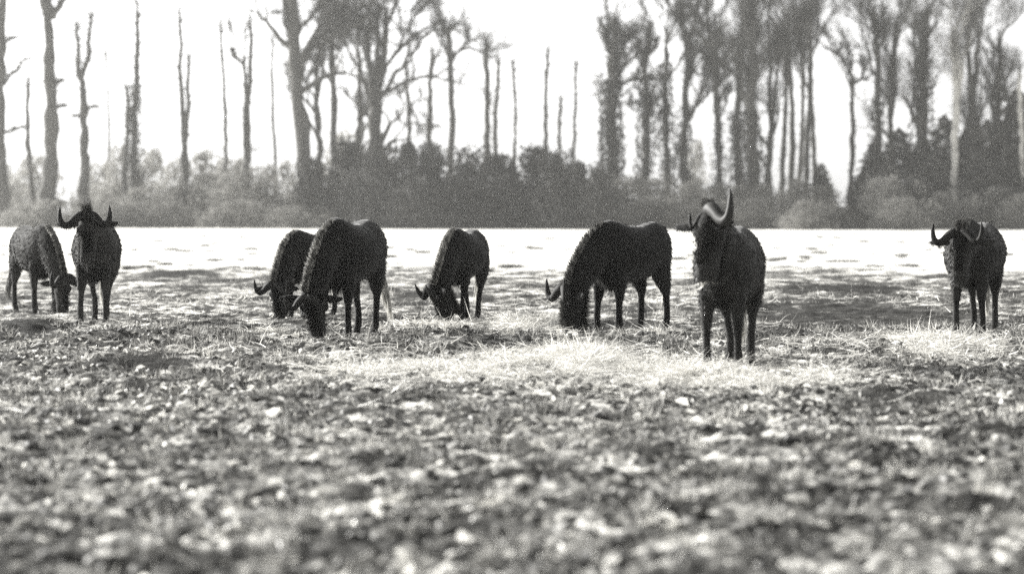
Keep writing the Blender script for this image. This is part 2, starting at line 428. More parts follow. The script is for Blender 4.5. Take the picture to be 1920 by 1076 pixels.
def tree(name, label, px, d, top_py, wpx, seed, lean=0.0, stems=None, limbs=(), crown=None, shoots=60, ivy=0, ivy_top=200,
         group=None, flare=1.25, bark=None, base_wpx=None, shoot_len=.9):
    """one bare tree. px: where its foot stands; top_py: row its tip reaches; stems: [(dx px, from_py, top_py, w)]
    limbs: (from_py, dx px, to_py, width px, sag); crown: dict for grow()"""
    r = np.random.default_rng(seed)
    x = px_far(px, d); s = d / FPX
    props = dict(label=label, category='tree')
    if group: props['group'] = group
    root = empty(name, (x, d, 0), **props)
    mb = MB(); tw = MB(); tips = []
    h = height_at(top_py, d); wpx = wpx * (1.12 if wpx > 12 else 1.5); w = wpx * s / 2; ph = r.uniform(0, 6.28)
    def trunk_xy(z):
        f = z / h
        return np.array([lean * s * f + .035 * h * .3 * math.sin(f * 5 + ph) * min(1, f * 3), .1 * math.sin(f * 4 + ph), z])
    n = 22
    zs = np.linspace(-.3, h, n)
    P = np.array([trunk_xy(max(z, 0)) * [1, 1, 0] + [0, 0, z] for z in zs])
    P[3:] += r.normal(size=(n - 3, 3)) * w * .16
    R = w * (1 - (.62 if wpx > 16 else .42) * np.clip(zs / h, 0, 1) ** 1.3) * (1 + .12 * r.normal(size=n))
    R = R * (1 + (flare - 1) * np.exp(-np.clip(zs, 0, None) / 1.6)); R[-1] *= .3
    fork = None
    if stems:                                # the trunk ends at the first fork
        fork = height_at(stems[0][1], d)
        keep = zs <= fork + .2
        P = np.vstack([P[keep], trunk_xy(fork + .25)]); R = np.append(R[keep], R[keep][-1] * .95)
    tube(mb, P, R, 10)
    axes = [(P, R)]
    for st in stems or ():
        dx, fy, ty, sw = st
        z0 = height_at(fy, d); z1 = height_at(ty, d); m = 14
        f = np.linspace(0, 1, m)
        Q = trunk_xy(z0)[None, :] + np.stack([dx * s * np.sin(f * 1.5) ** .8 + .12 * np.sin(f * 9 + dx) * s * 12, .2 * np.sin(f * 5 + dx), f * (z1 - z0)], 1)
        Q[1:] += r.normal(size=(m - 1, 3)) * sw * s * .12
        RR = 1.4 * sw * s / 2 * (1 - .55 * f); RR[-1] *= .4
        tube(mb, Q, RR, 8); axes.append((Q, RR))
    for lb in limbs:
        fy, dx, ty, lw, sag = lb
        z0 = height_at(fy, d); z1 = height_at(ty, d); m = 12; f = np.linspace(0, 1, m)
        b0 = trunk_xy(z0)
        Q = b0[None, :] + np.stack([dx * s * f, r.normal() * abs(dx) * s * .35 * f, (z1 - z0) * f + sag * s * np.sin(f * math.pi)], 1)
        Q[1:] += r.normal(size=(m - 1, 3)) * lw * s * .18
        RR = lw * s / 2 * (1 - .8 * f)
        tube(mb, Q, RR, 7, cap=False); axes.append((Q, RR))
        for k in range(3, m):
            tips.append((Q[k], unit(Q[k] - Q[k - 1]), RR[k]))
            if crown and r.random() < .6 and k > 4:
                dd = unit(Q[k] - Q[k - 1]) + r.normal(size=3) * .5 + np.array([0, 0, .5])
                grow(mb, tips, Q[k], dd, abs(dx) * s * .35 + .8, RR[k] * .7, max(1, crown['lev'] - 1), r, crown)
    if crown:
        for k in range(crown.get('n', 3)):
            src = axes[r.integers(0, min(len(axes), 1 + len(stems or ())))]
            i = int(len(src[0]) * r.uniform(*crown.get('at', (.6, .98))))
            a = r.uniform(0, 6.28); t = crown.get('tilt', .7)
            dd = np.array([math.cos(a) * t, math.sin(a) * t * .8, 1.0])
            grow(mb, tips, src[0][i], dd, crown['len'] * r.uniform(.7, 1.15), src[1][i] * .55, 1, r, crown)
    put('trunk', mb.mesh('trunk'), bark or M_BARK, root)
    # short shoots that burst from the lopped stems
    B = []; D = []; Ls = []
    for P_, R_ in axes:
        k = int(1.7 * shoots * len(P_) / 14)
        for q in range(k):
            i = r.integers(max(1, int(len(P_) * .25)), len(P_))
            f = r.random(); c = P_[i - 1] * (1 - f) + P_[i] * f
            if r.random() < .55: c = P_[i]
            a = r.uniform(0, 6.28)
            B.append(c); D.append([math.cos(a), math.sin(a), r.uniform(.0, .9)]); Ls.append(R_[i] + shoot_len * r.uniform(.2, 1) * (1.6 if r.random() < .08 else 1))
    if axes and not crown:      # a frayed wisp at each tip
        for P_, R_ in axes[:1 + len(stems or ())]:
            for q in range(26):
                B.append(P_[-1] - (P_[-1] - P_[-2]) * r.random() * 1.5); D.append(np.array([r.normal() * .5, r.normal() * .5, 1.0])); Ls.append(r.uniform(.5, 1.9))
    if B: cones(tw, np.array(B), np.array(D), np.array(Ls), np.full(len(B), .034 + .006 * wpx * s), r)
    if tips and crown: twigs(tw, tips, crown.get('per', 4), crown.get('tl', 1.2), crown.get('tr', .022), .55, r)
    if tw.V: put('crown', tw.mesh('crown'), M_TWIG, root)
    if ivy:
        iv = MB(); zt = height_at(ivy_top, d); C = []
        for q in range(ivy):
            z = zt * r.random() ** 1.1; b = trunk_xy(z); f = z / zt
            rr = w * (1.0 + 0.9 * (1 - f)) * (1 + .5 * noise2(np.array([z * .9 + seed]), np.array([.3 * seed]), 3)[0]) + r.exponential(.16)
            a = r.uniform(0, 6.28); C.append(b + np.array([math.cos(a) * rr, math.sin(a) * rr, 0]))
        leaf_quads(iv, np.array(C), .16, r)
        put('ivy', iv.mesh('ivy', False), M_IVY, root)
    return root

def far_d(px):   # the wood's edge runs a little nearer on the right
    return 262 - 40 * px / 1920.0

SPREAD = dict(lev=4, kids=3, wob=.11, up=.05, ang=(18, 48), n=4, at=(.55, .95), len=4.5, tilt=.9, per=4, tl=1.1, tr=.03)
UPRIGHT = dict(lev=3, kids=3, wob=.10, up=.08, ang=(12, 38), n=7, at=(.45, .98), len=3.4, tilt=.45, per=5, tl=1.2, tr=.028)
DENSE = dict(lev=3, kids=4, wob=.10, up=.12, ang=(10, 36), n=8, at=(.4, .93), len=2.9, tilt=.5, per=3, tl=1.5, tr=.013)
TOPKNOT = dict(lev=2, kids=3, wob=.12, up=.06, ang=(15, 45), n=3, at=(.8, .98), len=1.6, tilt=.6, per=4, tl=.9, tr=.02)

def build_trees():
    g_pole = 'thin lopped trunks rising from the thicket'
    # --- the left of the wood
    tree('bare_tree', 'lopped tree with long upslanting branch beside a thin bent sapling', 4, 250, -80, 27, 1, 0,
         limbs=[(165, 62, 100, 9, 4), (262, 55, 244, 8, 10), (90, 26, 72, 5, 2)], shoots=90)
    tree('bare_tree', 'thin crooked sapling standing between the two thickest lopped trunks', 62, 252, 150, 8, 2, -9, shoots=55, shoot_len=.5)
    tree('bare_tree', 'thickest bare trunk with flared foot and high narrow fork', 90, 243, -60, 30, 3, 10,
         stems=[(-4, 35, -60, 20), (38, 35, -40, 11)], limbs=[(172, 22, 152, 5, 2), (212, 30, 200, 5, 3)], flare=1.6, shoots=110)
    tree('bare_tree', 'lopped tree forking into two tall uneven prongs', 157, 250, 40, 19, 4, -2,
         stems=[(-11, 175, 50, 9), (17, 150, 28, 9)], limbs=[(205, 26, 203, 4, 0), (222, -20, 220, 4, 0)], shoots=100)
    tree('bare_tree', 'slender sapling with three bare shoots beside the ivy-clad pole', 203, 285, 95, 4, 5, -2, shoots=40, shoot_len=.5, group=None)
    tree('bare_tree', 'ivy-clad straight pole with bulging middle and frayed tip', 254, 252, 8, 16, 6, 2, shoots=170, ivy=1500, ivy_top=160)
    tree('bare_tree', 'short knobbly stub of a trunk hugging the ivy-clad pole', 236, 250, 165, 8, 7, 1, shoots=120, shoot_len=.6)
    tree('bare_tree', 'twin-stemmed tree whose parallel stems touch and join near the top', 348, 250, 18, 14, 8, 0,
         stems=[(-7, 300, 20, 9), (9, 300, 110, 9)], shoots=130, shoot_len=.55)
    tree('bare_tree', 'single thin pole between the two twin-stemmed trees', 421, 256, 42, 6, 9, -3, shoots=130, shoot_len=.4)
    tree('bare_tree', 'twin-stemmed tree with leaning stems and a stubby side prong', 462, 250, 10, 14, 10, -8,
         stems=[(-4, 305, 95, 9), (8, 305, 25, 10), (-18, 120, 92, 5)], shoots=130, shoot_len=.55, crown=TOPKNOT)
    tree('bare_tree', 'faint thin stem standing alone before the great leaning oak', 514, 280, 72, 5, 11, 1, shoots=70, shoot_len=.5)
    # --- the great bare trees at the centre
    big = dict(SPREAD); big.update(n=6, at=(.55, .98), len=4.2)
    tree('bare_oak', 'great leaning oak with thick trunk and limbs arching to one side', 577, 240, -70, 33, 12, -28,
         limbs=[(180, 105, 145, 13, 22), (120, 90, 40, 12, 10), (70, 75, -10, 10, 6), (150, 60, 60, 10, 8), (95, -18, 40, 6, 0)], crown=big, shoots=60, flare=1.3)
    tree('bare_tree', 'straight grey trunk close beside the great leaning oak', 596, 244, 120, 17, 13, -2, crown=UPRIGHT, shoots=70)
    tree('bare_tree', 'tall straight trunk ending in a dense head of twigs', 622, 250, 10, 14, 14, 0, crown=dict(UPRIGHT, n=9, at=(.6, .98)), shoots=60)
    tree('bare_tree', 'slim stem tucked between the dense-headed trunk and the spreading oak', 674, 252, 95, 9, 15, -2, crown=dict(UPRIGHT, n=5), shoots=60)
    tree('bare_oak', 'broad spreading oak forking low with one long level branch', 704, 244, 30, 30, 16, 0,
         stems=[(-14, 205, 40, 13), (22, 205, 15, 14), (6, 205, 10, 12)],
         limbs=[(190, 158, 164, 9, 28), (200, 110, 55, 11, 8), (215, -62, 75, 10, 12), (160, 80, 20, 9, 0), (150, 132, 40, 8, 24), (180, -30, 30, 9, 0)],
         crown=dict(SPREAD, n=8, len=3.8, at=(.3, .95)), shoots=50)
    tree('bare_tree', 'thin lopped stem under the tip of the long level branch', 765, 255, 125, 7, 17, 0, shoots=120, shoot_len=.4)
    # --- the row of thin lopped poles above the thicket
    for k, (px, top, w, ln) in enumerate([(809, 95, 9, 1), (908, 72, 10, 4), (932, 108, 7, 0), (965, 118, 6, -3), (1030, 92, 7, -6), (1050, 188, 6, 1), (1080, 120, 5, -4)]):
        tree('bare_tree', 'thin knobbly lopped trunk rising alone out of the evergreen thicket', px, 258 + 3 * (k % 3), top, w, 20 + k, ln, shoots=140, shoot_len=.5, group=g_pole)
    tree('bare_tree', 'lopped trunk with a wide forked head of drooping twigs above the thicket', 842, 252, 45, 10, 28, 2,
         limbs=[(120, 40, 75, 6, 4), (120, -22, 60, 5, 2), (110, 70, 105, 4, 16)], crown=dict(TOPKNOT, n=4), shoots=110, shoot_len=.5)
    # --- right half
    tree('bare_tree', 'ivy-wrapped tree widening to a broad foot, limbs forking upward', 1145, 238, 28, 24, 30, 8,
         limbs=[(172, 42, 85, 9, 3), (172, 64, 150, 6, 8), (150, 30, 70, 8, 0), (130, -12, 60, 5, 2)], ivy=3800, ivy_top=150, crown=dict(UPRIGHT, n=5, per=4), shoots=80)
    tree('bare_tree', 'ivy-wrapped trunk with kinked top and two short prongs', 1203, 240, 40, 17, 31, 10,
         stems=[(10, 110, 45, 9), (-12, 110, 75, 7), (22, 110, 70, 6)], ivy=2200, ivy_top=130, crown=dict(TOPKNOT, n=4), shoots=90)
    tree('bare_tree', 'straight ivy-covered trunk with one thin downswept branch', 1248, 242, 50, 15, 32, 4,
         limbs=[(175, -40, 215, 5, 4)], ivy=2000, ivy_top=120, crown=dict(UPRIGHT, n=5), shoots=90)
    tree('bare_tree', 'forked tree with long straight limbs slanting out', 1287, 238, 65, 17, 33, -2,
         limbs=[(250, 52, 120, 8, 0), (225, 68, 150, 6, 0), (180, 20, 70, 8, 0)], ivy=1200, ivy_top=200, crown=dict(UPRIGHT, n=6), shoots=70)
    tree('bare_tree', 'slim trunk next to the dense twiggy giant', 1346, 236, 60, 10, 34, -4, ivy=500, ivy_top=230, crown=dict(UPRIGHT, n=7), shoots=70)
    tree('bare_tree', 'ivy-clad companion trunk leaning into the dense twiggy giant', 1384, 232, 25, 16, 35, 6, ivy=1200, ivy_top=210, crown=dict(DENSE, n=8), shoots=60)
    tree('bare_tree', 'dense twiggy giant with the widest cloud of fine twigs', 1410, 230, 8, 23, 36, 0, ivy=1600, ivy_top=210, crown=dict(DENSE, n=12, len=3.0, at=(.5, .92)), shoots=60)
    tree('bare_tree', 'fine-twigged tree with double stem left of the wide sky gap', 1442, 236, 30, 9, 37, 4, stems=[(-4, 250, 30, 7), (14, 250, 50, 6)], crown=dict(DENSE, n=8), shoots=60)
    for k, (px, top, w, ln) in enumerate([(1466, 40, 8, 4), (1482, 20, 8, -2), (1497, 60, 7, 6), (1513, 35, 8, 2), (1526, 70, 7, -4)]):
        tree('bare_tree', 'slim straight trunk with fine twiggy head in the close-set clump', px, 238 + 4 * (k % 3), top, w, 40 + k, ln,
             crown=dict(DENSE, n=4, at=(.65, .95), per=4), shoots=50, group='close-set clump of slim trunks')
    tree('bare_tree', 'thin trunk with arched bent top standing alone in the wide sky gap', 1591, 236, 105, 8, 46, 8,
         limbs=[(150, -48, 92, 5, 14), (165, 30, 150, 4, 6)], crown=dict(TOPKNOT, n=4), shoots=110, shoot_len=.45)
    tree('bare_tree', 'twiggy tree at the edge of the conifers, right of the sky gap', 1645, 234, 15, 14, 47, -6, crown=dict(DENSE, n=10), shoots=60, ivy=900, ivy_top=180)
    tree('bare_tree', 'narrow twiggy tree rising between conifer tops and the sky gap', 1672, 238, 35, 10, 48, 2, crown=dict(DENSE, n=8), shoots=60)
    tree('bare_tree', 'stout twiggy tree with bushy rounded head above the conifers', 1732, 228, 15, 22, 49, 0, crown=dict(DENSE, n=11, len=2.7), shoots=60, ivy=1800, ivy_top=110)
    tree('bare_tree', 'pale smooth trunk gleaming against the dark conifers', 1790, 222, 60, 10, 50, -4, crown=dict(DENSE, n=7, at=(.6, .98)), shoots=20, bark=M_PALEBARK)
    tree('bare_tree', 'dark upright tree with split head above the conifers', 1815, 226, 25, 15, 51, 6, stems=[(-8, 190, 30, 9), (12, 190, 60, 9)], crown=dict(DENSE, n=10), shoots=60)
    tree('bare_tree', 'twiggy tree half sunk in the tallest conifers', 1868, 230, 60, 12, 52, 0, crown=dict(DENSE, n=9), shoots=60)
    tree('bare_tree', 'slender pale stem at the far end of the conifers', 1913, 221, 130, 7, 53, 0, shoots=20, bark=M_PALEBARK)

build_trees()

# ------------------------------------------------------------------ evergreen thicket and conifers
def shrub_mesh(seed, n=4600):
    """unit shrub: about 1 high and 1 across, many leaves on uneven lobes"""
    r = np.random.default_rng(seed); mb = MB()
    lobes = [(np.array([r.uniform(-.36, .36), r.uniform(-.3, .3), r.uniform(.2, .66)]), r.uniform(.18, .32)) for k in range(11)]
    lobes += [(np.array([r.uniform(-.42, .42), r.uniform(-.3, .3), .14]), r.uniform(.18, .26)) for k in range(6)]
    lobes += [(np.array([r.uniform(-.2, .2), r.uniform(-.2, .2), .78]), r.uniform(.1, .22)) for k in range(3)]
    C = []
    per = n // len(lobes)
    for c, q in lobes:
        v = unit(r.normal(size=(per, 3)))
        C.append(c + v * (q * r.uniform(.45, 1.0, per) ** .6 * (1 + .14 * r.normal(size=per) + .08 * r.exponential(1, per)))[:, None])
    C = np.vstack(C); C = C[C[:, 2] > 0.005]
    leaf_quads(mb, C, .031, r)
    return mb.mesh('foliage', False)

def stem_mesh(seed):
    r = np.random.default_rng(seed); mb = MB()
    for k in range(6):
        P, _ = wander([r.uniform(-.1, .1), r.uniform(-.1, .1), -.03], [r.uniform(-.5, .5), r.uniform(-.5, .5), 1], .6, 5, .12, .1, r)
        tube(mb, P, np.linspace(.016, .005, 6), 5, cap=False)
    return mb.mesh('stems')

SHRUBS = [shrub_mesh(100 + k) for k in range(6)]
SCRUBS = [shrub_mesh(110 + k, 2600) for k in range(4)]
for m_ in SCRUBS: m_.materials.append(M_SCRUB)
STEMS = [stem_mesh(120 + k) for k in range(3)]
for m_ in SHRUBS: m_.materials.append(M_LEAF)
for m_ in STEMS: m_.materials.append(M_BARK)
_ns = 0
def shrub(px, d, top_py, wpx, label, group, name='evergreen_shrub'):
    global _ns
    h = height_at(top_py, d); w = wpx * d / FPX
    root = empty(name, (px_far(px, d), d, 0), random.uniform(-.4, .4), label=label + ' by the ' + beside(px), category='shrub', group=group)
    f = put('foliage', SHRUBS[_ns % 6] if group == G_TH else SCRUBS[_ns % 4], None, root); f.scale = (w * 1.08, w * .95, h * 1.06)
    s = put('stems', STEMS[_ns % 3], None, root); s.scale = (w, w, h)
    _ns += 1
    return root

WHO = [(4, 'tree with the long upslanting branch'), (90, 'thickest bare trunk'), (157, 'two-pronged lopped tree'), (254, 'ivy-clad straight pole'), (348, 'tree with touching twin stems'),
       (421, 'single thin pole'), (462, 'tree with leaning twin stems'), (514, 'faint thin stem'), (577, 'great leaning oak'), (622, 'dense-headed straight trunk'), (704, 'broad spreading oak'),
       (765, 'stem under the level branch'), (842, 'trunk with drooping forked head'), (920, 'close pair of lopped poles'), (965, 'thinnest lopped pole'), (1040, 'tall and short lopped poles'), (1080, 'last lopped pole before the ivy-wrapped trees'), (1145, 'broad-footed ivy-wrapped tree'), (1203, 'kinked ivy-wrapped trunk'), (1248, 'straight ivy-covered trunk'), (1287, 'forked tree with slanting limbs'),
       (1346, 'slim trunk beside the twiggy giant'), (1410, 'dense twiggy giant'), (1442, 'double-stemmed fine-twigged tree'), (1497, 'close-set clump of slim trunks'), (1591, 'arched lone trunk in the sky gap'), (1645, 'first twiggy tree past the sky gap'),
       (1732, 'stout bushy-headed tree'), (1790, 'gleaming pale trunk'), (1815, 'split-headed dark tree'), (1868, 'tree sunk in the conifers'), (1913, 'slender pale stem')]
def beside(px): return min(WHO, key=lambda q: abs(q[0] - px))[1]
L_TH = 'rounded dark evergreen thicket shrub'
G_TH = 'evergreen shrubs of the thicket'
L_BK = 'tall hazy bush behind the scrub'
G_BK = 'paler bushes behind the thicket'
L_LOW = 'low scrubby bush at the field edge'
G_LOW = 'low scrub along the edge of the field'
for px, top, w in [(655, 262, 120), (720, 272, 110), (775, 262, 100), (830, 274, 110), (885, 282, 110), (940, 284, 110), (1000, 272, 110),
                   (1050, 284, 90), (1095, 300, 90), (600, 300, 90), (690, 320, 130), (790, 330, 140), (880, 335, 140), (970, 330, 140), (1060, 335, 130), (1140, 318, 90)]:
    shrub(px, far_d(px) - 6 - random.uniform(0, 12) - (8 if top > 315 else 0), top, w, L_TH, G_TH)
for px, top, w in [(60, 290, 110), (190, 300, 90), (290, 278, 110), (395, 280, 120), (330, 300, 90), (440, 292, 110), (500, 308, 90), (15, 300, 80), (640, 246, 100), (225, 265, 60), (1310, 262, 50), (545, 300, 70)]:
    shrub(px, far_d(px) + 14 + random.uniform(0, 10), top, w, L_BK, G_BK)
for px, top, w in [(20, 340, 110), (100, 372, 110), (210, 340, 110), (270, 352, 110), (340, 345, 110), (400, 320, 120), (450, 318, 110), (510, 345, 100), (560, 352, 100), (620, 350, 120),
                   (1190, 330, 100), (1240, 335, 100), (1290, 340, 100), (1340, 342, 100), (1390, 348, 100), (1440, 345, 100), (1490, 335, 90), (1540, 345, 80), (1670, 330, 110),
                   (160, 375, 90), (1215, 370, 120), (1320, 372, 120), (1430, 372, 120), (1520, 375, 100), (440, 375, 120), (320, 380, 120), (560, 385, 110), (670, 375, 120), (45, 380, 100), (240, 385, 100),
                   (1700, 370, 110), (1780, 360, 110), (1860, 350, 120), (1915, 360, 90)]:
    shrub(px, far_d(px) - 4 - random.uniform(0, 8) - (8 if top > 365 else 0), top, w, L_LOW, G_LOW, 'scrub_bush')

def conifer_mesh(seed, n=5200):
    r = np.random.default_rng(seed); mb = MB()
    C = []; D = []
    z = 1 - r.random(n) ** .62 * .97
    rad = (.5 * (1 - z) ** .62 + .015) * np.sqrt(r.uniform(.15, 1.0, n)) * (1 + .22 * np.sin(z * 70 + r.uniform(0, 6.28)))
    a = r.uniform(0, 6.28, n)
    rad = rad * (1 + .2 * np.sin(a * 5 + z * 20))
    B = np.stack([np.cos(a) * rad, np.sin(a) * rad, z], 1)
    dr = np.stack([np.cos(a), np.sin(a), np.full(n, -.25)], 1) + r.normal(size=(n, 3)) * .35
    blades(mb, B - unit(dr) * .03, dr, .10 * r.uniform(.6, 1.2, n) * (.55 + .6 * (1 - z)), .028, np.array([0, 0, -.012]), r=r)
    return mb.mesh('foliage', False)

CONS = [conifer_mesh(140 + k) for k in range(4)]
for m_ in CONS: m_.materials.append(M_NEEDLE)
_ct = MB(); tube(_ct, [[0, 0, -.03], [0, 0, .45], [0, 0, .98]], [.025, .015, .003], 7); CTR = _ct.mesh('trunk'); CTR.materials.append(M_BARK)
def conifer(px, d, top, wpx, label, group=None):
    h = height_at(top, d); w = wpx * d / FPX
    props = dict(label=label, category='tree')
    if group: props['group'] = group
    root = empty('conifer', (px_far(px, d), d, 0), random.uniform(0, 6), **props)
    c = put('crown', CONS[int(px) % 4], None, root); c.scale = (w, w, h)
    t = put('trunk', CTR, None, root); t.scale = (h * .6, h * .6, h)
conifer(1540, 232, 306, 70, 'small pointed conifer at the left edge of the wide sky gap')
conifer(1905, 226, 165, 150, 'tallest dark conifer at the end of the wood')
for px, top, w, dd in [(1640, 262, 100, 0), (1685, 240, 120, 5), (1730, 255, 110, -4), (1770, 215, 130, 6), (1815, 235, 130, 0), (1850, 225, 130, 8), (1880, 245, 140, -3), (1665, 300, 90, -8), (1750, 290, 120, -8), (1835, 285, 130, -9), (1900, 270, 130, -9), (1615, 320, 70, -2)]:
    conifer(px, 231 + dd, top, w, ('broad' if w > 115 else 'narrow') + ' dark conifer in the massed group by the ' + beside(px), 'massed conifers')

# the little field shed under the conifers
def shed():
    d = 209.0; s = d / FPX; x = px_far(1591, d); w = 52 * s; h = 26 * s; dp = 2.6; rh = 18 * s
    root = empty('field_shed', (x, d, 0), .12, label='small dark gabled shed under the trees below the sky gap', category='shed')
    M = mat_basic('tarred_boards', 0.03, 0.9, 0.1, 0.3, 6); MR = mat_basic('shed_roof', 0.03, 1.0, 0.0, 0.3, 3); MD = mat_basic('shed_door', 0.03, 0.8)
    def box(mb, x0, x1, y0, y1, z0, z1):
        V = [[a, b, c] for a in (x0, x1) for b in (y0, y1) for c in (z0, z1)]
        mb.add(V, [[0, 1, 3, 2], [4, 6, 7, 5], [0, 4, 5, 1], [2, 3, 7, 6], [0, 2, 6, 4], [1, 5, 7, 3]])
    mb = MB()
    V = []
    for y in (-dp / 2, dp / 2): V += [[-w / 2, y, -.1], [w / 2, y, -.1], [w / 2, y, h], [0, y, h + rh * .95], [-w / 2, y, h]]
    mb.add(V, [[0, 1, 2, 4], [5, 9, 7, 6], [0, 5, 6, 1], [1, 6, 7, 2], [4, 9, 5, 0]], [[4, 2, 3], [9, 8, 7]])
    wall = put('wall', mb.mesh('wall', False), M, root)
    for sg in (-1, 1):
        mb = MB(); a = math.atan2(rh, w / 2); L = math.hypot(rh, w / 2) + .3
        ex = np.array([sg * math.cos(a), 0, -math.sin(a)]); nz = np.array([sg * math.sin(a), 0, math.cos(a)])
        V = [np.array([0, 0, h + rh * .96]) + ex * u + np.array([0, v, 0]) + nz * t for u in (0.0, L) for v in (-dp / 2 - .25, dp / 2 + .25) for t in (.01, .09)]
        mb.add(V, [[0, 1, 3, 2], [4, 6, 7, 5], [0, 4, 5, 1], [2, 3, 7, 6], [0, 2, 6, 4], [1, 5, 7, 3]])
        put('roof', mb.mesh('roof', False), MR, root)
    mb = MB(); box(mb, -.45, .45, -dp / 2 - .05, -dp / 2 - .004, 0, h * .95); put('door', mb.mesh('door', False), MD, root)
shed()

# ------------------------------------------------------------------ the animals
M_FUR = mat_basic('dark_fur', 0.010, 0.85, 0.08, 0.4, 3.0, 0.002, 80)
M_FURB = mat_basic('brown_fur', 0.03, 0.85, 0.06, 0.6, 5.0, 0.002, 80)
M_COAT = add_sheen(mat_basic('coat_hair', 0.034, 0.6, 0.3, 0.7, 9.0), .2)
M_COATB = add_sheen(mat_basic('brown_coat_hair', 0.05, 0.7, 0.2, 0.7, 7.0), .2)
add_sheen(M_FUR, .2); add_sheen(M_FURB, .15)
M_FURM = add_sheen(mat_basic('patchy_fur', 0.024, 0.85, 0.08, 0.7, 4.0, 0.002, 80), .2)
M_HAIR = mat_attr('mane_hair', 'shade', 0.008, 0.85, 0.7, 0.15, 0.4)
M_TAIL = mat_attr('tail_hair', 'shade', 0.03, 0.75, 0.6, 0.3, 0.25)
M_HORN = mat_basic('horn', 0.018, 0.7, 0.12, 0.3, 10)
M_HORNB = mat_basic('sunlit_horn', 0.03, 0.6, 0.16, 0.3, 10)  # paler, glossier copy of horn: the sun's gleam put into one horn
M_EYE = mat_basic('eye', 0.01, 0.1, 0.6)
M_STRAWB = mat_basic('straw_wisp', 0.75, 0.7, 0.3)

TORSO = np.array([  # x, centre z, half height, half width
    [-.685, .985, .055, .05], [-.655, .965, .14, .10], [-.58, .935, .23, .165], [-.44, .905, .287, .21], [-.22, .866, .275, .235],
    [.02, .85, .295, .245], [.22, .862, .325, .225], [.36, .888, .325, .19], [.47, .905, .26, .15], [.56, .91, .14, .085]])

def rz(a):
    c, s = math.cos(a), math.sin(a); return np.array([[c, -s, 0], [s, c, 0], [0, 0, 1]])

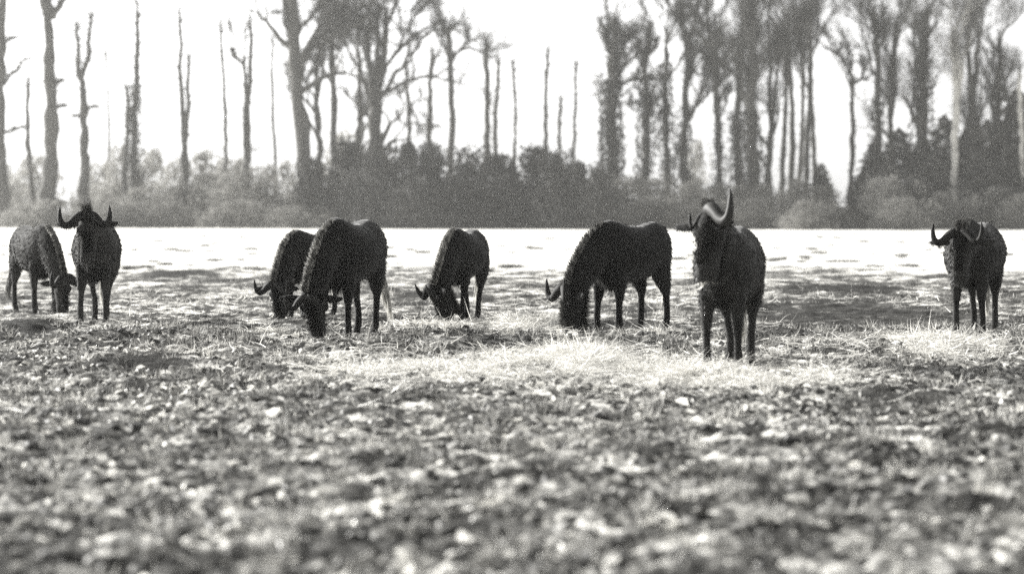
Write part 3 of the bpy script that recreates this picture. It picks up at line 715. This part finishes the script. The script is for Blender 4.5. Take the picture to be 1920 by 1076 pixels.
def gnu(label, fx, fy, heading, pose, seed, scale=1.0, neck_yaw=0.0, head_yaw=0.0, head_roll=0.0, pitch=None, poll=None, steps=((0, 0), (0, 0), (0, 0), (0, 0)),
        fur=None, tail_swing=0.0, tail_len=.62, tuft=True, straw=False, pale_tail=.9, mane_pale=.8, girth=1.1, horn_k=1.0, horn_mat=None, mane_len=1.0, fringe=.16, horn_short=1.0, head_k=1.0, tuft_len=.165, ear_k=1.0):
    r = np.random.default_rng(seed)
    th = math.radians(heading)
    Rw = rz(th)
    # fx, fy is the ground point midway between the fore feet
    off = Rw @ np.array([.37 * scale, 0, 0])
    ox, oy = fx - off[0], fy - off[1]
    corners = [(.37, .12), (.37, -.12), (-.46, .12), (-.46, -.12)]
    gz = []
    for (cx, cy), st in zip(corners, steps):
        w = Rw @ np.array([(cx + st[0]) * scale, cy * scale, 0]); gz.append(float(H(np.array([ox + w[0]]), np.array([oy + w[1]]))[0]))
    oz = float(np.mean(gz)) - .012
    root = empty('wildebeest', (ox, oy, oz), th, label=label, category='wildebeest', group='herd of wildebeest in the field')
    root.scale = (scale,) * 3
    mb = MB()
    # trunk of the body: rounded sections
    S = np.stack([[1, 1, 1, girth][k] * np.interp(np.linspace(0, 1, 26), np.linspace(0, 1, len(TORSO)), TORSO[:, k]) for k in range(4)], 1)
    a = np.linspace(0, 2 * np.pi, 24, endpoint=False)
    ca, sa = np.cos(a), np.sin(a)
    px_ = np.sign(sa) * np.abs(sa) ** .9; pz_ = np.sign(ca) * np.abs(ca) ** .95
    V = np.stack([np.repeat(S[:, 0:1], 24, 1), S[:, 3:4] * px_ * (1 - .18 * (ca > 0) * ca), S[:, 1:2] + S[:, 2:3] * pz_], -1).reshape(-1, 3)
    c0 = len(V); V = np.vstack([V, [S[0, 0] - .01, 0, S[0, 1]], [S[-1, 0] + .02, 0, S[-1, 1]]]); j = np.arange(24)
    mb.add(V, ring_faces(26, 24), np.vstack([np.stack([np.full(24, c0), (j + 1) % 24, j], -1), np.stack([np.full(24, c0 + 1), 25 * 24 + j, 25 * 24 + (j + 1) % 24], -1)]))
    # neck
    if pose == 'graze':
        N = np.array([[.34, 0, .97], [.52, 0, .88], [.66, 0, .71], [.73, 0, .55], [.745, 0, .47]]); pit = 88 if pitch is None else pitch
    else:
        pz = 1.22 if poll is None else poll
        N = np.array([[.34, 0, .99], [.50, 0, 1.02 + (pz - 1.22) * .3], [.64, 0, 1.09 + (pz - 1.22) * .7], [.74, 0, pz - .06], [.77, 0, pz - .02]]); pit = 62 if pitch is None else pitch
    ny = math.radians(neck_yaw)
    N = np.array([np.array([.36, 0, 0]) + rz(ny * k / 4.0) @ (p - np.array([.36, 0, 0])) for k, p in enumerate(N)])
    NP = catmull(N, 16)
    t16 = np.linspace(0, 1, 16)
    ND = np.interp(t16, [0, .3, .65, 1], [.245, .20, .145, .105]); NW = np.interp(t16, [0, .3, .65, 1], [.165, .14, .118, .098])
    T = unit(np.gradient(NP, axis=0))
    side = np.array([rz(ny * f) @ np.array([0, 1, 0]) for f in t16])
    DOR = unit(np.cross(T, side))
    tube(mb, NP, ND, 18, NW, ref=DOR)
    # head
    psi = ny + math.radians(head_yaw); p = math.radians(pit)
    u = np.array([math.cos(psi) * math.cos(p), math.sin(psi) * math.cos(p), -math.sin(p)])
    n = np.array([math.cos(psi) * math.sin(p), math.sin(psi) * math.sin(p), math.cos(p)])
    s = np.cross(n, u); rl = math.radians(head_roll)
    n, s = n * math.cos(rl) + s * math.sin(rl), s * math.cos(rl) - n * math.sin(rl)
    PO = NP[-1] + n * .03 + u * .0
    def hd(a_, b_, c_): return PO + (u * a_ + n * b_ + s * c_) * head_k
    HS = np.array([[-.08, -.01, .05, .05], [-.03, 0, .09, .085], [.05, 0, .11, .102], [.13, -.006, .115, .102], [.22, -.006, .10, .086], [.31, 0, .09, .078], [.38, .002, .084, .086], [.43, 0, .072, .082], [.465, -.004, .045, .056]])
    tube(mb, [hd(q[0], q[1], 0) for q in HS], HS[:, 2] * head_k, 16, HS[:, 3] * head_k, ref=n)
    for sg in (-1, 1):    # cheek, brow, nostril and ear
        tube(mb, [hd(.07, .05, sg * .075), hd(.12, .055, sg * .088), hd(.17, .045, sg * .07)], [.022, .032, .02], 8)
        tube(mb, [hd(.39, .03, sg * .05), hd(.43, .025, sg * .058), hd(.455, .01, sg * .045)], [.018, .028, .016], 8)
        tube(mb, catmull([hd(.03, -.005, sg * .07), hd(.045, -.01, sg * (.07 + .09 * (ear_k if sg > 0 else 1))), hd(.05, -.005, sg * (.07 + .18 * (ear_k if sg > 0 else 1))), hd(.04, .0, sg * (.07 + .265 * (ear_k if sg > 0 else 1)))], 9), [.022, .028, .038, .045, .048, .046, .04, .03, .014], 10,
             [.016, .017, .018, .018, .018, .017, .016, .015, .01], ref=u + n * .3)
    # legs
    for k, (cx, cy) in enumerate(corners):
        dx, dy = steps[k]; sg = 1 if cy > 0 else -1
        gzk = (gz[k] - oz) / scale - .014
        F = np.array([cx + dx, cy + dy, gzk])
        if k < 2:
            J = np.array([[.33, sg * .09, .88], [.30, sg * .125, .70], [.33 + dx * .45, sg * .125 + dy * .4, .42], [F[0] - .02, F[1], .20 + gzk], [F[0] - .03, F[1], .10 + gzk], [F[0], F[1], .055 + gzk], [F[0] + .02, F[1], gzk]])
            R1 = [.15, .11, .056, .036, .041, .038, .047]; R2 = [.075, .075, .049, .033, .039, .038, .044]
            J2 = np.insert(J, 3, (J[2] * .7 + J[3] * .3) + [.004, 0, 0], 0); R1.insert(3, .039); R2.insert(3, .036)
        else:
            J = np.array([[-.46, sg * .10, .92], [-.40 + dx * .15, sg * .145, .70], [-.50 + dx * .55, sg * .13 + dy * .5, .46], [F[0] - .02 - .03, F[1], .22 + gzk], [F[0] - .035, F[1], .10 + gzk], [F[0], F[1], .055 + gzk], [F[0] + .02, F[1], gzk]])
            R1 = [.19, .155, .068, .038, .042, .039, .047]; R2 = [.10, .095, .047, .034, .039, .038, .044]
            J2 = np.insert(J, 3, (J[2] * .75 + J[3] * .25), 0); R1.insert(3, .042); R2.insert(3, .033)
        f = np.linspace(0, 1, 20)
        PP = catmull(J2, 20); kk = np.linspace(0, 1, len(J2))
        tube(mb, PP, np.interp(f, kk, R1), 12, np.interp(f, kk, R2), ref=np.array([1.0, 0, 0.05]))
    # one continuous skin
    raw = mb.mesh('body')
    body = put('body', raw, fur or M_FUR, root)
    rm = body.modifiers.new('remesh', 'REMESH'); rm.mode = 'VOXEL'; rm.voxel_size = .0145
    sm = body.modifiers.new('smooth', 'SMOOTH'); sm.factor = .5; sm.iterations = 5
    dg = bpy.context.evaluated_depsgraph_get(); dg.update()
    skin = bpy.data.meshes.new_from_object(body.evaluated_get(dg))
    body.modifiers.clear(); body.data = skin; skin.name = 'body'
    if not skin.materials: skin.materials.append(fur or M_FUR)
    skin.polygons.foreach_set('use_smooth', np.ones(len(skin.polygons), bool))
    # short coat
    nv = len(skin.vertices); co = np.zeros(nv * 3); no = np.zeros(nv * 3)
    skin.vertices.foreach_get('co', co); skin.vertices.foreach_get('normal', no); co = co.reshape(-1, 3); no = no.reshape(-1, 3)
    idx = r.integers(0, nv, 16000); B = co[idx] + r.normal(size=(len(idx), 3)) * .004; Nn = no[idx]
    dd = np.min(np.linalg.norm(B[:, None, :] - (NP + DOR * ND[:, None])[None], axis=2), axis=1); kk_ = dd > .06; B, Nn, idx = B[kk_], Nn[kk_], idx[kk_]
    flow = np.array([-.5, 0, -.75])
    ln = np.where(B[:, 2] > .5, .032, .014) * r.uniform(.6, 1.3, len(idx))
    cb = MB(); blades(cb, B - Nn * .004, Nn * .45 + flow + r.normal(size=(len(idx), 3)) * .25, ln, .0065, np.array([0, 0, -.004]), r=r)
    put('coat', cb.mesh('coat', False), M_COATB if fur is M_FURB else M_COAT, root)
    # mane: stiff, pale at the roots, dark at the tips
    hb = MB(); m = 1900
    f = r.uniform(0, 1, m) ** .9; i = np.clip(f * 15, 0, 14.99); i0 = i.astype(int); w = (i - i0)[:, None]
    C = NP[i0] * (1 - w) + NP[i0 + 1] * w; Dd = unit(DOR[i0] * (1 - w) + DOR[i0 + 1] * w); Sd = side[i0]; dep = ND[i0] * (1 - w[:, 0]) + ND[i0 + 1] * w[:, 0]
    C = C + Dd * (dep - .02)[:, None] + Sd * r.normal(size=m)[:, None] * .014
    cl = noise2(f * 60 + seed, np.full(m, .5), 8)
    L = mane_len * (.085 + .012 * cl) * np.clip(.35 + f * 2.2, 0, 1) * r.uniform(.8, 1.15, m)
    mp = np.clip(mane_pale * (.75 + .5 * r.random(m)), 0, 1)
    st = np.clip(.5 + 1.1 * noise2(f * 70 + seed, np.full(m, .2), 9), 0, 1); sh = np.stack([mp * (.4 + .6 * st), mp * st * .8, np.full(m, .02)], 1)
    blades(hb, C, Dd + T[i0] * -.25 + Sd * r.normal(size=m)[:, None] * .16 + r.normal(size=(m, 3)) * .08, L, .009, np.zeros(3), sh, r=r)
    if tuft:              # upright forelock between the horns
        m = 420; v = unit(r.normal(size=(m, 3)) + np.array([0, 0, .6])); b = hd(-.02, .05, 0) + r.normal(size=(m, 3)) * .018
        blades(hb, b, -u * 1.0 + n * .55 + v * .42, tuft_len * r.uniform(.6, 1.1, m), .011, np.zeros(3), np.stack([np.full(m, .25), np.full(m, .12), np.full(m, .02)], 1), r=r)
    put('mane', hb.mesh('mane', False, 'shade'), M_HAIR, root)
    # nose brush, beard and chest fringe
    bb = MB(); m = 700
    f = r.uniform(.10, .36, m); b = np.array([hd(q, .075, c) for q, c in zip(f, r.normal(size=m) * .03)])
    blades(bb, b, n + r.normal(size=(m, 3)) * .35 - u * .25, .06 * r.uniform(.6, 1.2, m), .007, np.zeros(3), np.full((m, 3), .03), r=r)
    m = 1300; f = r.uniform(-.06, .40, m); b = np.array([hd(q, -.085, c) for q, c in zip(f, r.normal(size=m) * .028)])
    dn = np.array([0, 0, -1.0]) if pose != 'graze' else -n * .8 + np.array([0, 0, -.6])
    blades(bb, b, dn - n * .35 + r.normal(size=(m, 3)) * .18, .12 * r.uniform(.5, 1.2, m), .009, np.zeros(3), np.full((m, 3), .03), r=r)
    put('beard', bb.mesh('beard', False, 'shade'), M_HAIR, root)
    fb = MB(); m = 900; xx = r.uniform(.20, .52, m)
    zz = np.interp(xx, TORSO[:, 0], TORSO[:, 1] - TORSO[:, 2]) + .05
    b = np.stack([xx, r.normal(size=m) * .035, zz], 1)
    blades(fb, b, np.array([.05, 0, -1.0]) + r.normal(size=(m, 3)) * .14, fringe * r.uniform(.5, 1.15, m), .009, np.zeros(3), np.full((m, 3), .03), r=r)
    put('chest_fringe', fb.mesh('chest_fringe', False, 'shade'), M_HAIR, root)
    # horns
    HP = [(-.035, .07, .012, .05), (-.025, .10, .06, .054), (.015, .12, .115, .048), (.065, .135, .165, .042), (.085, .15, .215, .038), (.06, .165, .25, .034), (.01, .178, .265, .027), (-.055, .187, .268, .018), (-.115, .192, .262, .005)]
    for sg in (-1, 1):
        hk = horn_k * (horn_short if sg < 0 else 1)
        HP_ = [(q[0] * (1 if q[0] > 0 else hk), .07 + (q[1] - .07) * hk, q[2] * (.4 + .6 * hk), q[3] * (.3 + .7 * hk)) for q in HP]
        hm = MB(); PP = catmull([hd(q[0], q[1], sg * q[2]) for q in HP_], 30); f = np.linspace(0, 1, 30)
        RR = np.interp(f, np.linspace(0, 1, len(HP)), [q[3] for q in HP_]) * (1 + .03 * np.sin(f * 90) * (f < .5))
        tube(hm, PP, RR, 12); put('horn', hm.mesh('horn'), (horn_mat if horn_mat and sg > 0 else M_HORN), root)
        em = MB(); c = hd(.105, .06, sg * .097)
        aa = np.linspace(0, np.pi, 7); rings = [c + np.array([0, 0, 1]) * .016 * math.cos(q) for q in aa]
        tube(em, rings, .016 * np.sin(aa) + .0005, 8); put('eye', em.mesh('eye'), M_EYE, root)
    # tail
    tm = MB(); q = np.linspace(0, 1, 12)
    TP = np.stack([-.67 - .05 * np.sin(q * 2.2), tail_swing * q ** 1.3, 1.0 - q * .58], 1)
    tube(tm, TP, np.linspace(.03, .012, 12), 8, attr=np.linspace(.15, .8, 12) * pale_tail)
    m = 750; f = r.uniform(.12, 1, m); b = np.stack([np.interp(f, q, TP[:, c]) for c in range(3)], 1) + r.normal(size=(m, 3)) * .012
    pale = np.clip(pale_tail * (.45 + .6 * f + .2 * r.normal(size=m)), 0, 1)
    blades(tm, b, np.array([-.05, tail_swing * .8, -1.0]) + r.normal(size=(m, 3)) * .07, .30 * r.uniform(.6, 1.2, m), .009, np.zeros(3), np.stack([pale * .7, pale, pale], 1), r=r)
    put('tail', tm.mesh('tail', False, 'shade'), M_TAIL, root)
    if straw:             # a wisp of straw hanging from the mouth
        wm = MB(); m = 14
        blades(wm, np.array([hd(.455, -.02, 0)] * m) + r.normal(size=(m, 3)) * .006, -s * .9 + u * .35 + r.normal(size=(m, 3)) * .2, .15 * r.uniform(.6, 1.1, m), .012, np.array([0, 0, -.02]), r=r)
        blades(wm, np.array([hd(.455, -.02, 0)] * m) + r.normal(size=(m, 3)) * .006, s * .8 - u * .2 + r.normal(size=(m, 3)) * .2, .06 * r.uniform(.6, 1.1, m), .012, np.array([0, 0, -.01]), r=r)
        o = put('straw_wisp', wm.mesh('straw_wisp', False), M_STRAWB, None, label='bright wisp of straw hanging from a standing animal\'s mouth', category='straw')
        o.location = root.location; o.rotation_euler = root.rotation_euler; o.scale = root.scale
    return root

# fore-left, fore-right, hind-left, hind-right steps (forward, sideways)
gnu('grazing wildebeest with greyish rump and hanging grey tail, beside the one standing head-on', *px_ground(84, 587), -62, 'graze', 1, .95,
    neck_yaw=14, steps=((.05, 0), (-.08, 0), (.06, 0), (-.08, 0)), fur=M_FURB, pale_tail=.22, tail_swing=-.16, tuft=False)
gnu('wildebeest standing head-on with round forelock, both horns hooked up symmetrically', *px_ground(174, 609), -87, 'stand', 2, 1.0,
    poll=1.2, pitch=80, steps=((.0, .02), (.03, -.02), (.05, -.05), (.0, .05)), fur=M_FURB, head_yaw=0, head_roll=-6, girth=1.12, head_k=1.05)
gnu('grazing wildebeest half hidden behind the bulky one, pale mane edge showing', *px_ground(556, 599), -114, 'graze', 3, .88,
    neck_yaw=-10, head_yaw=8, pitch=98, steps=((.04, 0), (-.04, 0), (0, 0), (0, 0)), mane_pale=1.0, tuft=False, mane_len=1.3, horn_k=.9)
gnu('bulky black wildebeest grazing head down, overlapping the one behind it', *px_ground(626, 638), -108, 'graze', 4, 1.01,
    neck_yaw=-14, head_yaw=16, pitch=120, steps=((-.05, 0), (.05, 0), (.04, 0), (-.09, 0)), tail_swing=.16, tuft=False, girth=1.2, horn_k=.62, mane_pale=.9)
gnu('slim grazing wildebeest with white-flecked mane and horns pointing aside', *px_ground(853, 605), -105, 'graze', 5, .90,
    neck_yaw=-16, head_yaw=-42, pitch=112, steps=((.0, -.03), (.04, .03), (.05, -.04), (.0, .03)), mane_pale=1.0, tuft=False, mane_len=1.5)
gnu('dark wildebeest grazing side-on with arched back and shaggy neck', *px_ground(1138, 622), -127, 'graze', 6, 1.02,
    neck_yaw=-26, head_yaw=-8, steps=((-.03, 0), (.03, 0), (-.07, 0), (.07, 0)), tail_swing=.02, mane_pale=.5, tuft=False)
gnu('wildebeest standing with raised head and one tall gleaming horn, chewing straw', *px_ground(1352, 689), -104, 'stand', 7, 1.0,
    poll=1.27, pitch=74, neck_yaw=2, head_yaw=-12, head_roll=-16, horn_mat=M_HORNB, horn_short=.15, horn_k=1.12, tuft_len=.11, ear_k=.45, fringe=.1, fur=M_FURM, head_k=1.13, steps=((.0, .02), (.0, .0), (.05, .0), (-.02, .05)), straw=True, girth=1.15)
gnu('wildebeest standing alone with lowered head, rump bulging above its shoulder', *px_ground(1815, 627), -110, 'stand', 8, 1.0,
    poll=1.05, pitch=76, neck_yaw=3, head_yaw=-4, head_roll=-6, steps=((.0, .03), (.03, .0), (.04, .02), (-.04, .02)), girth=1.25, horn_k=.85, fringe=.12, fur=M_FURM, head_k=1.06)

# ------------------------------------------------------------------ straw, litter, tufts
M_STRAW = mat_attr('straw', 'shade', 0.2, 0.9, 0.6, 0.3, 0.3)
M_GRASS = mat_attr('dry_grass', 'shade', 0.04, 0.7, 0.7, 0.3, 0.25)
M_LITTER = mat_attr('dead_leaves', 'shade', 0.025, 0.95, 0.5, 0.35, 0.35)

def fan(n, d0, d1, r, half=.25):
    d = np.sqrt(r.uniform(d0 * d0, d1 * d1, n)); return r.uniform(-half, half, n) * d, d

def scatter_patch(lst, n, r, dmin=.0):
    X = []; Y = []
    tot = sum(a[2] * a[3] * a[4] for a in lst)
    for px, py, rx, ry, k in lst:
        m = int(n * rx * ry * k / tot)
        q = unit(r.normal(size=(m, 2))) * np.abs(r.normal(size=(m, 1))) * .8
        gx, gy = [], []
        P = np.stack([px + q[:, 0] * rx, np.clip(py + q[:, 1] * ry, 440, 1000)], 1)
        d = FPX * CAM_H / (P[:, 1] - HOR)
        X.append((P[:, 0] - 960) * d / FPX); Y.append(d)
    return np.concatenate(X), np.concatenate(Y)

def build_straw():
    r = np.random.default_rng(501); mb = MB()
    heaps = [p for p in PALE if p[4] >= .6]
    x, y = scatter_patch(heaps, 52000, r)
    k = noise2(x * 2.2, y * 1.1, 81) + .5 * noise2(x * 6, y * 4, 82) + .12 * r.normal(size=len(x)) > .02; x, y = x[k], y[k]; N = len(x)
    lift = .07 * patch(x, y, [(1080, 676, 100, 22, 1), (960, 614, 40, 12, .7), (1300, 712, 130, 16, .45), (1720, 650, 120, 16, .6)])
    z = H(x, y) + r.uniform(0, 1, N) * (.03 + lift)
    a = r.uniform(0, 6.28, N); el = np.where(r.random(N) < .05, r.uniform(.2, 1.0, N), r.normal(size=N) * .16 + .08)
    D = np.stack([np.cos(a) * np.cos(el), np.sin(a) * np.cos(el), np.sin(el)], 1)
    L = r.uniform(.08, .26, N); sh = np.repeat(r.uniform(.25, 1, N)[:, None], 3, 1)
    blades(mb, np.stack([x, y, z], 1), D, L, .007, r.normal(size=(N, 3)) * np.array([.08, .08, .03]), sh, r=r)
    xw, yw = fan(16000, 15, 44, r, .21); k = noise2(xw * .9, yw * .6, 83) + .7 * noise2(xw * 3.1, yw * 2, 84) > .42; k &= patch(xw, yw, DARK) < .4; xw, yw = xw[k], yw[k]; m = len(xw)   # strewn wisps
    blades(mb, np.stack([xw, yw, H(xw, yw) + .015], 1), np.stack([r.normal(size=m), r.normal(size=m), .15 + .25 * r.random(m)], 1), r.uniform(.07, .22, m), .009, r.normal(size=(m, 3)) * .05, np.repeat(r.uniform(.4, 1, m)[:, None], 3, 1), r=r)
    m = 260; c = r.integers(0, 4, m); cx = np.array([1085, 1060, 950, 1735])[c] + r.normal(size=m) * 26; cy = np.array([668, 672, 612, 645])[c] + r.normal(size=m) * 4
    d = FPX * CAM_H / (cy - HOR); x = (cx - 960) * d / FPX
    blades(mb, np.stack([x, d, H(x, d)], 1), np.stack([r.normal(size=m) * .9, r.normal(size=m) * .5, np.full(m, .7)], 1), r.uniform(.12, .3, m), .009, r.normal(size=(m, 3)) * .05, np.ones((m, 3)), r=r)
    return mb.mesh('straw', False, 'shade')
put('loose_straw', build_straw(), M_STRAW, kind='stuff', label='loose bright straw strewn over the trodden turf', category='straw')

def build_grass():
    r = np.random.default_rng(502); mb = MB()
    x, y = fan(190000, 8, 66, r, .23)
    k = fbm(x / .45, y / .45, 61) + .25 * r.normal(size=len(x)) > .05
    k &= (patch(x, y, DARK) < .35) & (r.random(len(x)) > smooth(34, 64, y + 10 * fbm(x / 4, y / 8, 63)))
    x, y = x[k], y[k]; N = len(x)
    D = np.stack([r.normal(size=N) * .5, r.normal(size=N) * .5, np.ones(N)], 1)
    bl = smooth(.1, .45, noise2(x * 1.9, y * 1.3, 42) + .4 * noise2(x * 7, y * 5, 43))
    sh = np.clip((r.uniform(.05, .7, N) + .5 * fbm(x / 2, y / 3, 62) + .12 * smooth(30, 50, y)) * (1 - .85 * bl), 0, 1)
    blades(mb, np.stack([x, y, H(x, y) - .01], 1), D, r.uniform(.025, .075, N), .010, r.normal(size=(N, 3)) * .02, np.repeat(sh[:, None], 3, 1), r=r)
    x0, y0 = fan(900, 8, 30, r, .23); n0 = r.integers(14, 40, len(x0)); q = np.repeat(np.arange(len(x0)), n0); m = len(q)   # thicker tufts
    x = x0[q] + r.normal(size=m) * .03; y = y0[q] + r.normal(size=m) * .03; sz = r.uniform(.5, 1.3, len(x0))[q]; tn = np.clip(r.beta(1.2, 1.6, len(x0)), 0, 1)[q]
    blades(mb, np.stack([x, y, H(x, y) - .01], 1), np.stack([(x - x0[q]) * 14 + r.normal(size=m) * .3, (y - y0[q]) * 14 + r.normal(size=m) * .3, np.ones(m)], 1), .085 * sz * r.uniform(.5, 1.1, m), .010, r.normal(size=(m, 3)) * .03, np.repeat(np.clip(tn + .15 * r.normal(size=m), 0, 1)[:, None], 3, 1), r=r)
    return mb.mesh('grass', False, 'shade')
put('short_grass', build_grass(), M_GRASS, kind='stuff', label='short dry winter grass between the clods', category='grass')

def leaf_mesh_many(x, y, size, r, tone):
    """curled dead leaves lying at all angles"""
    mb = MB(); N = len(x)
    n = unit(np.stack([r.normal(size=N) * .55, r.normal(size=N) * .55, np.ones(N)], 1)); a = unit(np.cross(n, r.normal(size=(N, 3)))); b = np.cross(n, a)
    s = size[:, None]; c = np.stack([x, y, H(x, y) + .012], 1); cu = r.uniform(.1, .6, N)[:, None] * s
    V = np.stack([c - a * s, c - a * s * .3 + b * s * .5 + n * cu, c + a * s * .5 + b * s * .42 + n * cu, c + a * s + n * cu * .4, c + a * s * .5 - b * s * .42 + n * cu, c - a * s * .3 - b * s * .5 + n * cu, c], 1).reshape(-1, 3)
    k = np.arange(N)[:, None] * 7
    Q = np.concatenate([k + np.array(q) for q in ([0, 6, 2, 1], [6, 3, 2, 2][:0] or [0, 5, 4, 6])])
    T = np.concatenate([k + np.array(q) for q in ([6, 3, 2], [6, 4, 3])])
    mb.add(V, Q, T, np.repeat(tone, 7))
    return mb

def build_litter():
    r = np.random.default_rng(503)
    x, y = fan(30000, 7.5, 26, r, .24)
    k = (fbm(x / .35, y / .35, 71) + .6 * noise2(x / 1.6, y / 1.6, 72) + .15 * r.normal(size=len(x))) > .2
    k &= patch(x, y, DARK) < .35
    x, y = x[k], y[k]; N = len(x)
    tone = np.clip(np.where(r.random(N) < .2, r.uniform(.6, 1, N), r.beta(1.0, 4.2, N)), 0, 1)
    mb = leaf_mesh_many(x, y, r.gamma(2.6, .007, N) + .006, r, tone)
    return mb.mesh('litter', False, 'shade')
put('leaf_litter', build_litter(), M_LITTER, kind='stuff', label='dead leaves and frosted debris scattered over the trodden ground', category='leaf litter')

def ico(r, sq=.7):
    t = (1 + 5 ** .5) / 2
    V = unit(np.array([[-1, t, 0], [1, t, 0], [-1, -t, 0], [1, -t, 0], [0, -1, t], [0, 1, t], [0, -1, -t], [0, 1, -t], [t, 0, -1], [t, 0, 1], [-t, 0, -1], [-t, 0, 1]], float))
    F = np.array([[0, 11, 5], [0, 5, 1], [0, 1, 7], [0, 7, 10], [0, 10, 11], [1, 5, 9], [5, 11, 4], [11, 10, 2], [10, 7, 6], [7, 1, 8], [3, 9, 4], [3, 4, 2], [3, 2, 6], [3, 6, 8], [3, 8, 9], [4, 9, 5], [2, 4, 11], [6, 2, 10], [8, 6, 7], [9, 8, 1]])
    return V, F

def build_clods():
    r = np.random.default_rng(504); mb = MB(); V0, F0 = ico(r)
    x, y = fan(11000, 7.5, 30, r, .24)
    k = patch(x, y, DARK) < .5; x, y = x[k], y[k]; N = len(x)
    s = np.minimum(r.gamma(2.0, .0055, N) + .006, .034)
    Vs = V0[None] * (1 + .38 * r.normal(size=(N, 12, 1))) * (s[:, None] * np.array([1.2, 1.2, .75]) )[:, None, :]
    a = r.uniform(0, 6.28, N); c, sn = np.cos(a)[:, None], np.sin(a)[:, None]
    Vx = Vs[..., 0] * c - Vs[..., 1] * sn; Vy = Vs[..., 0] * sn + Vs[..., 1] * c
    P = np.stack([Vx + x[:, None], Vy + y[:, None], Vs[..., 2] + (H(x, y) + s * .3)[:, None]], -1).reshape(-1, 3)
    mb.add(P, None, (np.arange(N)[:, None, None] * 12 + F0[None]).reshape(-1, 3), np.repeat(np.clip(r.beta(1.3, 3, N), 0, 1), 12))
    return mb.mesh('clods', False, 'shade')
put('earth_clods', build_clods(), mat_attr('clod_soil', 'shade', .03, .45, .7, .4), kind='stuff', label='crumbled earth clods kicked up over the field', category='earth')

# dark tussocks dotted over the pale far field
def tussock_mesh(seed):
    r = np.random.default_rng(seed); mb = MB(); V0, F0 = ico(r)
    mb.add(V0 * (1 + .25 * r.normal(size=(12, 1))) * np.array([.42, .38, .15]) + np.array([0, 0, .03]), None, F0, .1)
    m = 160; b = np.stack([r.normal(size=m) * .28, r.normal(size=m) * .25, np.full(m, .06)], 1)
    blades(mb, b, np.stack([r.normal(size=m) * .6, r.normal(size=m) * .6, np.ones(m)], 1), .2 * r.uniform(.5, 1.2, m), .02, np.zeros(3), np.repeat(r.uniform(0, .35, m)[:, None], 3, 1), r=r)
    return mb.mesh('tussock', False, 'shade')
TUS = [tussock_mesh(600 + k) for k in range(4)]
for m_ in TUS: m_.materials.append(M_GRASS)
_r = np.random.default_rng(77)
spots = [(385, 462), (405, 458), (415, 486), (250, 452), (985, 486), (1000, 468), (1520, 468), (1545, 468), (1470, 484), (1640, 500), (1690, 482), (770, 470), (460, 448), (320, 470), (940, 455), (1620, 455), (1580, 492), (1500, 505), (960, 500), (440, 502)]
spots += [(float(_r.uniform(0, 1920)), 436 + 78 * float(_r.random()) ** .8) for k in range(150)]
for k, (px, py) in enumerate(spots):
    x, y = px_ground(px, py)
    o = put('tussock', TUS[k % 4], None, None, (x, y, float(H(np.array([x]), np.array([y]))[0]) - .02), label='small dark grass tussock dotting the pale far part of the field', category='tussock', group='dark tussocks in the far field')
    sc_ = _r.uniform(.2, .52) * (.7 + y / 220); o.scale = (sc_ * 1.2, sc_, sc_ * 1.1); o.rotation_euler = (0, 0, _r.uniform(0, 6.28))

# ------------------------------------------------------------------ haze
def haze():
    mb = MB()
    x0, x1, y0, y1, z0, z1 = -1450, 1450, -70, 720, -1.4, 34
    V = [[a, b, c] for a in (x0, x1) for b in (y0, y1) for c in (z0, z1)]
    mb.add(V, [[0, 1, 3, 2], [4, 6, 7, 5], [0, 4, 5, 1], [2, 3, 7, 6], [0, 2, 6, 4], [1, 5, 7, 3]])
    m = bpy.data.materials.new('haze'); m.use_nodes = True; nt = m.node_tree; nt.nodes.clear()
    v = nt.nodes.new('ShaderNodeVolumePrincipled'); o = nt.nodes.new('ShaderNodeOutputMaterial')
    v.inputs['Color'].default_value = (.95, .95, .93, 1); v.inputs['Density'].default_value = 0.00021; v.inputs['Anisotropy'].default_value = 0.45
    nt.links.new(v.outputs[0], o.inputs['Volume'])
    put('haze', mb.mesh('haze', False), m, kind='stuff')
haze()
